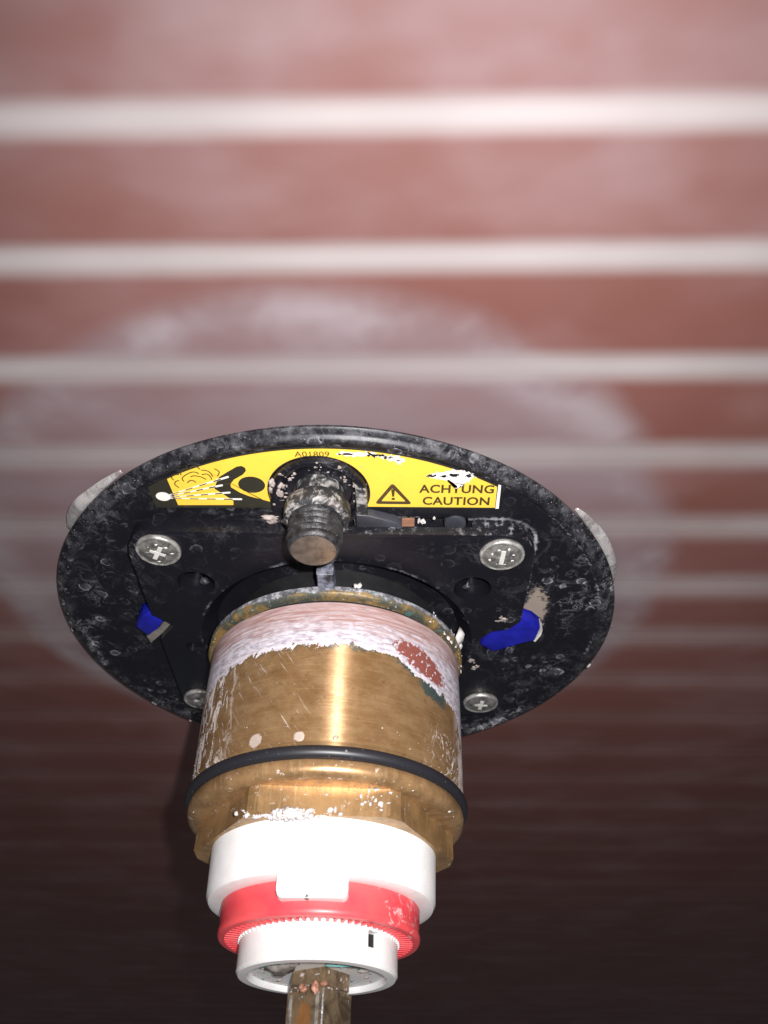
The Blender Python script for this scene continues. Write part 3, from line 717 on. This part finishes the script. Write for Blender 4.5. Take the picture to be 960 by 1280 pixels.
for k, (a, b) in enumerate((((-39.9, 62.8), (-23.5, 69.4)), ((-40.0, 62.4), (-25.5, 66.4)), ((-40.0, 62.0), (-24.0, 63.7)), ((-40.1, 61.6), (-21.4, 61.2)))):
    A = Vector(a); B = Vector(b); t = (B - A).normalized(); nn = Vector((-t.y, t.x)); Ln = (B - A).length
    hw = 0.30
    ray = [A - nn * .10, A + nn * .10, B + nn * hw]
    for q in range(1, 6): ray.append(B + nn * hw * math.cos(PI * q / 6) + t * hw * math.sin(PI * q / 6))
    ray.append(B - nn * hw)
    s = sheet('spray_ray', [tuple(v) for v in ray], 3, M_PAPER)
    for j in range(4):
        p0 = A + t * Ln * (0.06 + j * 0.235); p1 = p0 + t * Ln * 0.12; ww = .09 + .025 * j
        s2 = sheet('spray_dash', [tuple(p0 - nn * ww), tuple(p0 + nn * ww), tuple(p1 + nn * ww), tuple(p1 - nn * ww)], 4, M_INK)
clouds = [[(-35.6, 70.2), (-36.9, 70.2), (-37.7, 69.2), (-37.3, 68.2)], [(-35.1, 70.0), (-35.0, 71.3), (-33.7, 72.2), (-32.8, 72.0)], [(-32.8, 72.1), (-31.8, 73.0), (-30.7, 73.0), (-30.0, 72.1)],
          [(-29.8, 71.8), (-28.4, 71.6), (-27.6, 70.7), (-27.2, 69.5)], [(-26.4, 72.3), (-25.4, 71.3), (-25.7, 70.2), (-26.1, 69.8)], [(-34.9, 67.8), (-35.1, 68.9), (-34.1, 70.0), (-33.5, 70.4), (-32.2, 71.1), (-31.1, 71.0), (-30.6, 70.4)],
          [(-29.9, 70.2), (-28.6, 70.4), (-27.8, 69.4), (-27.8, 68.4)], [(-36.0, 68.1), (-36.9, 67.8), (-37.4, 66.7), (-36.6, 65.5)], [(-34.1, 67.3), (-33.2, 68.1), (-32.4, 68.0), (-31.9, 67.4)], [(-32.9, 69.4), (-31.9, 69.8), (-30.3, 69.4), (-29.1, 68.5)]]
def catmull(p, n=6):
    q = [p[0]] + list(p) + [p[-1]]; out = []
    for i in range(1, len(q) - 2):
        for j in range(n):
            t = j / n; o = []
            for c in range(2):
                a, b, d, e = q[i - 1][c], q[i][c], q[i + 1][c], q[i + 2][c]
                o.append(.5 * (2 * b + (d - a) * t + (2 * a - 5 * b + 4 * d - e) * t * t + (3 * b - a - 3 * d + e) * t ** 3))
            out.append(tuple(o))
    return out + [tuple(p[-1])]
for cl in clouds:
    c = catmull(cl); lo, hi = [], []
    for i, p in enumerate(c):
        a = Vector(c[max(i - 1, 0)]); b = Vector(c[min(i + 1, len(c) - 1)]); t = (b - a).normalized(); nn = Vector((-t.y, t.x)) * .14
        hi.append(tuple(Vector(p) + nn)); lo.append(tuple(Vector(p) - nn))
    sheet('steam_curl', hi + lo[::-1], 2, M_INKTXT)
# triangle
def rtri(p, r):
    out = []
    for i in range(3):
        a, b, c = Vector(p[i - 1]), Vector(p[i]), Vector(p[(i + 1) % 3]); u = (a - b).normalized(); v = (c - b).normalized()
        for t in (0, .25, .5, .75, 1): out.append(tuple((b + u * r) * (1 - t) ** 2 + b * 2 * t * (1 - t) + (b + v * r) * t * t))
    return out
to = rtri([(13.0, 59.3), (17.7, 67.1), (22.8, 59.1)], 1.2); ti = rtri([(14.7, 60.3), (17.7, 65.2), (21.1, 60.15)], .5)
link('warning_triangle', cut(prism(to, LY + .06, LY + .12), [prism(ti, LY - 1, LY + 1)]), M_INKTXT, label)
sheet('exclamation_mark', [(17.35, 64.4), (17.5, 64.75), (18.1, 64.75), (18.3, 64.4), (18.1, 62.0), (17.6, 62.0)], 2, M_INKTXT)
sheet('exclamation_mark', circ(17.85, 61.15, .48, 20, .42), 2, M_INKTXT)
def text(s, x0, x1, z0, z1, bold, mat, k=2, slant=0.0):
    cu = bpy.data.curves.new('t', 'FONT'); cu.body = s; cu.size = 1.0; cu.offset = bold; cu.space_character = 1.06; cu.resolution_u = 4
    o = bpy.data.objects.new('t', cu); COL.objects.link(o)
    dg = bpy.context.evaluated_depsgraph_get(); dg.update()
    me = bpy.data.meshes.new_from_object(o.evaluated_get(dg)); bpy.data.objects.remove(o)
    xs = [v.co.x for v in me.vertices]; ys = [v.co.y for v in me.vertices]
    ax, bx, ay, by = min(xs), max(xs), min(ys), max(ys)
    for v in me.vertices:
        tx = (v.co.x - ax) / (bx - ax); ty = (v.co.y - ay) / (by - ay)
        x = x0 + tx * (x1 - x0); v.co = V(x, LY + .05 * k + .02, z0 + ty * (z1 - z0) + slant * (x - x0))
    me.materials.clear()
    return link('lettering', me, mat, label)
text('ACHTUNG', 24.4, 43.4, 63.4, 66.5, 0.028, M_INKTXT, slant=-.014)
text('CAUTION', 25.4, 42.6, 58.9, 62.0, 0.028, M_INKTXT, slant=-.014)
text('A01809', -6.0, 2.5, 76.3, 78.1, 0.004, M_INKTXT)
# torn paper
def ragged(pts, amp, n=5, seed=0):
    out = []
    for i, p in enumerate(pts):
        q = pts[(i + 1) % len(pts)]
        for j in range(n):
            t = j / n; x = p[0] + (q[0] - p[0]) * t; z = p[1] + (q[1] - p[1]) * t
            out.append((x + amp * mnoise.noise((x * 2.1 + seed, z * 2.1, 0)) + .3 * amp * mnoise.noise((x * 7 + seed, z * 7, 3)), z + amp * mnoise.noise((x * 2.1, z * 2.1, 7 + seed)) + .3 * amp * mnoise.noise((x * 7, z * 7, 9 + seed))))
    return out
tears = [[(4.2, 77.0), (5.8, 78.2), (9.0, 77.9), (12, 77.8), (17, 76.9), (20.4, 75.9), (20.8, 74.6), (19.4, 73.9), (17.6, 74.9), (15.0, 76.2), (11, 76.7), (8, 76.4)],
         [(25.6, 69.7), (28.5, 70.8), (33.0, 71.6), (37.0, 70.9), (38.4, 69.4), (37.0, 68.4), (35.9, 66.9), (34.9, 66.0), (34.0, 64.6), (33.4, 66.6), (30.8, 68.4), (28.2, 68.7)]]
for i, tr in enumerate(tears): link('torn_paper', prism(ragged(tr, 1.1, 9, i * 3), LY + .16, LY + .21), M_PAPER, label)
for i, (x, z, w_, h_) in enumerate(((6.6, 77.3, 1.9, .35), (13.9, 76.9, 2.0, .38), (16.6, 76.2, 1.2, .3), (27.4, 69.7, 1.2, .42), (30.4, 69.6, .9, .3), (33.0, 69.9, 1.3, .5), (36.6, 69.7, .9, .45), (19.0, 75.2, .6, .2))):
    link('tear_gap', prism(ragged(circ(x, z, w_, 14, h_), .6, 3, i * 5 + 2), LY + .22, LY + .26), M_PLATE, label)

# --- brass barrel
link('inner_neck', lathe([(0, -4), (31, -4), (31, 11.5), (0, 11.5)], 64), M_DARK, valve, 60)
link('tab_bar', prism([(-3.0, 29), (2.4, 29), (1.9, 36.0), (1.9, 44.0), (-2.6, 44.0), (-2.6, 36.0)], 7.0, 11.6, 0.4), M_POST, valve, 40)
barrel = link('brass_barrel', lathe([(30, 15.0), (36.4, 15.0), (36.9, 15.5), (36.8, 30), (36.4, 54.9), (35.6, 55.3), (35.0, 56)], 192), M_BARREL, valve, 40)
link('end_ring', lathe([(28, 10.6), (37.6, 10.6), (38.1, 11.1), (38.1, 12.9), (37.6, 13.5), (36.6, 13.8), (30, 13.9)], 160, wob=.18, seed=5), M_RING, barrel, 40)
link('gap_shade', lathe([(30, 13.0), (35.4, 13.0), (35.4, 16.0), (30, 16.0)], 96), M_DARK, barrel, 60)  # dark band painting in the shadow line between ring and barrel
b_ = []
for i in range(25):
    a = random.uniform(-1.7, 1.7); b_.append((37.6 * math.sin(a), random.uniform(10.7, 13.8), 37.9 * math.cos(a), random.uniform(.08, .3), (math.sin(a), 0, math.cos(a))))
for i in range(24):
    a = random.gauss(1.2, .25); b_.append((37.8 * math.sin(a), random.uniform(10, 15.5), 37.8 * math.cos(a), random.uniform(.2, .6), (math.sin(a), 0, math.cos(a))))
b_ += [(7.5, 11, 38.2, 1.0, (0, 0, 1)), (8.6, 11, 38.2, .7, (0, 0, 1)), (36.6, 11, 14, 1.4, (1, 0, .3)), (37.4, 11, 8, 1.1, (1, 0, .2))]
f = link('ring_scale', lumps(b_, 0.6, 1), M_CRUMBW, barrel, 180); f['kind'] = 'stuff'
bc = []
for i in range(90):
    a = random.uniform(-1.5, 1.5); bc.append((36.5 * math.sin(a), random.uniform(31, 54.5), 36.5 * math.cos(a), random.uniform(.06, .17), (math.sin(a), 0, math.cos(a))))
f = link('barrel_specks', lumps(bc, 0.4, 1), M_CRUMBW, barrel, 180); f['kind'] = 'stuff'
# --- o-ring
link('o_ring', lathe([(35.75 + 1.65 * math.cos(t), 57.3 + 1.65 * math.sin(t)) for t in [2 * PI * i / 20 for i in range(20)]], 160, closed=True), M_RUBBER, valve, 180)
# --- flange and hex nut
fl_ = link('brass_flange', lathe([(30, 57), (35.4, 58.6), (36.0, 59.2), (36.2, 60.6), (35.9, 61.8), (34.8, 62.7), (33.2, 63.0), (28, 63.0)], 160, wob=.12, seed=2), M_FLANGE, valve, 50)
hexp = []
A0 = math.radians(30 + 4)
nut_me = prism([(34.0 * math.sin(A0 + k * PI / 3), 34.0 * math.cos(A0 + k * PI / 3)) for k in range(6)], 60, 69.6)
nut_me = cut(nut_me, [lathe([(0, 58), (33.2, 58), (33.2, 69), (32.2, 70.2), (0, 70.2)], 96)], 'INTERSECT')
nut = link('hex_nut', nut_me, M_NUT, valve, 25)
b_ = []
for i in range(460):
    x = random.gauss(-6.0, 3.9); b_.append((x, random.uniform(68.6, 70.4) - abs(x + 6) * .05, 29.0 + random.uniform(-.3, 1.7) * max(0.1, 1 - abs(x + 6.2) / 8), random.choice((.25, .35, .45, .6)), (0, 0, 1)))
for i in range(40):
    a = random.choice((random.gauss(1.15, .2), random.gauss(-1.25, .2), random.gauss(.6, .1))); b_.append((34.8 * math.sin(a), random.uniform(59, 63), 34.8 * math.cos(a), random.uniform(.12, .45), (math.sin(a), 0, math.cos(a))))
for i in range(26):
    x = random.gauss(13, 2.5); b_.append((x, random.uniform(62.5, 68), 29.2 + x * -.06 + .2, random.uniform(.15, .5), (0, 0, 1)))
f = link('nut_scale', lumps(b_, 0.7, 1), M_CRUMBW, nut, 180); f['kind'] = 'stuff'
# --- white cartridge, red ring, splined white end
cart = link('cartridge_body', lathe([(20, 66), (28.0, 66), (28.7, 66.8), (28.2, 80.4), (27.6, 81.4), (26.4, 81.8), (24.9, 81.9), (20, 81.9)], 160), M_WHITE, valve, 40)
tabm = prism(rrect(-7.7, 8.1, -86.4, -79, 1.4), 22.0, 26.2, 0.5)
for v in tabm.vertices: v.co = (v.co.x, v.co.z, -v.co.y)          # outline lies in the x / axial plane
link('locating_tab', tabm, M_WHITE, cart, 40)
link('tab_mark', lumps([(-.8, 86.2, 25.9, .6, (0, -1, .6))], .4, 3), M_BEIGE, cart, 180)
red = link('red_limit_ring', lathe([(18.6, 82), (24.3, 82), (24.1, 87.2), (24.3, 87.8), (24.3, 88.7), (23.9, 89.2), (22.6, 89.3), (22.4, 88.6), (18.6, 88.6)], 160), M_RED, valve, 40)
tooth = box((0, 0, 0), (.62, .9, 3.7)); tooth.materials.append(M_RED)
for i in range(72):
    a = 2 * PI * i / 72
    o = bpy.data.objects.new('tooth', tooth); COL.objects.link(o); o.parent = red
    o.location = V(20.7 * math.sin(a), 88.75, 20.7 * math.cos(a)); o.rotation_euler = (0, a, 0)
end_me = lathe([(0, 86), (18.9, 86), (18.9, 96.0), (18.4, 96.7), (16.4, 96.8), (15.9, 96.3), (15.6, 95.6), (0, 95.4)], 160)
ea = math.radians(46)
q = Matrix.Rotation(ea, 3, 'Y')
end_me = cut(end_me, [box((18.3 * math.sin(ea), 91.4, 18.3 * math.cos(ea)), (3.4, 3.4, 2.6), q)])
end = link('cartridge_end', end_me, M_WHITE, valve, 35)
link('slot_shade', box((17.2 * math.sin(ea), 91.4, 17.2 * math.cos(ea)), (2.7, 3.0, .5), q), M_DARK, end)  # black inset in place of the shade inside the slot
spl = box((0, 0, 0), (.75, 1.6, .5)); spl.materials.append(M_WHITE)
for i in range(72):
    a = 2 * PI * (i + .5) / 72
    o = bpy.data.objects.new('spline', spl); COL.objects.link(o); o.parent = end
    o.location = V(19.05 * math.sin(a), 88.9, 19.05 * math.cos(a)); o.rotation_euler = (0, a, 0)
# residue and shade pads in the recess round the stem
b_ = []
for i in range(50):
    a = random.uniform(0, 2 * PI); r = random.uniform(9, 15.5); b_.append((r * math.sin(a), 95.55, r * math.cos(a), random.uniform(.25, .8), (0, -1, 0)))
f = link('recess_scale', lumps(b_, .5, 1), M_CRUMB, end, 180); f['kind'] = 'stuff'
link('recess_shadow_pad', lumps([(-8.6, 95.45, 5.6, 3.2, (0, -1, 0)), (10.2, 95.45, 7.4, 2.6, (0, -1, 0))], .35, 3), M_BEIGE, end, 180)  # grey-brown pads added to imitate shade in the recess
link('verdigris_thread', tube([(11.4 * math.sin(a), 95.9 + .3 * math.sin(a * 5), 11.4 * math.cos(a)) for a in [.25 + .04 * i for i in range(22)]], .22, 6), M_TEAL, end, 180)
link('verdigris_thread', tube([(14.6 * math.sin(a), 96.0, 14.6 * math.cos(a)) for a in [.3 + .04 * i for i in range(16)]], .18, 6), M_TEAL, end, 180)
link('verdigris_thread', tube([(14.0 * math.sin(a), 95.9, 14.0 * math.cos(a)) for a in [-1.1 + .04 * i for i in range(20)]], .18, 6), M_TEAL, end, 180)
# --- stem
def sq(side, cx, d0, d1, phi, bev):
    hd = side / math.sqrt(2)
    poly = [(cx + hd * math.sin(phi + k * PI / 2), hd * math.cos(phi + k * PI / 2)) for k in range(4)]
    bm = bmesh.new()
    a = [bm.verts.new(V(x, d0, z)) for x, z in poly]; b = [bm.verts.new(V(x, d1, z)) for x, z in poly]
    bm.faces.new(a); bm.faces.new(b)
    for i in range(4): bm.faces.new((a[i], a[(i + 1) % 4], b[(i + 1) % 4], b[i]))
    bmesh.ops.bevel(bm, geom=bm.edges[:], offset=bev * MM, segments=2, affect='EDGES')
    return from_bm(bm)
PH = math.radians(11)
stem = link('stem', sq(9.9, .9, 92.5, 99.4, PH, .35), M_STEM, valve, 30)
link('stem_end', sq(10.9, .9, 99.4, 124, PH, .5), M_STEM, stem, 30)
# framed hollow with orange corrosion on the left flat
na = PH - PI / 4; nx, nz = math.sin(na), math.cos(na)
q = Matrix.Rotation(na, 3, 'Y')
for s in (-1, 1):
    link('flat_ridge', box((.9 + nx * 5.4 + s * 3.9 * nz, 111, nz * 5.4 - s * 3.9 * nx), (.6, 21, .7), q), M_RIM, stem)  # frame ridges, made paler to paint in edge highlights
hx, hz = math.sin(PH), math.cos(PH)
link('arris_highlight', tube([(.9 + hx * 7.25, 99.8 + i * 1.2, hz * 7.25) for i in range(20)], lambda t: .34 + .12 * mnoise.noise((t * 9, 1, 1)), 6), M_RIM, stem, 180)  # pale tube standing in for the highlight along the corner
b_ = []
for i in range(70):
    s = random.uniform(-4.5, 4.5); u = random.choice((0, 1)); aa = PH - PI / 4 + u * PI / 2; X, Z = math.sin(aa), math.cos(aa)
    b_.append((.9 + X * 5.1 + s * Z, random.choice((random.gauss(99.6, .5), random.uniform(94, 112))), Z * 5.1 - s * X, random.uniform(.12, .5), (X, 0, Z)))
f = link('stem_scale', lumps(b_, .5, 1), M_CRUMB, stem, 180); f['kind'] = 'stuff'
link('orange_crumb', lumps([(.3, 99.9, 7.2, .7, (0, 0, 1)), (2.4, 99.0, 6.9, .8, (0, 0, 1)), (-2.4, 99.8, 5.9, .6, (0, 0, 1))], .5, 3), M_COPPER, stem, 180)
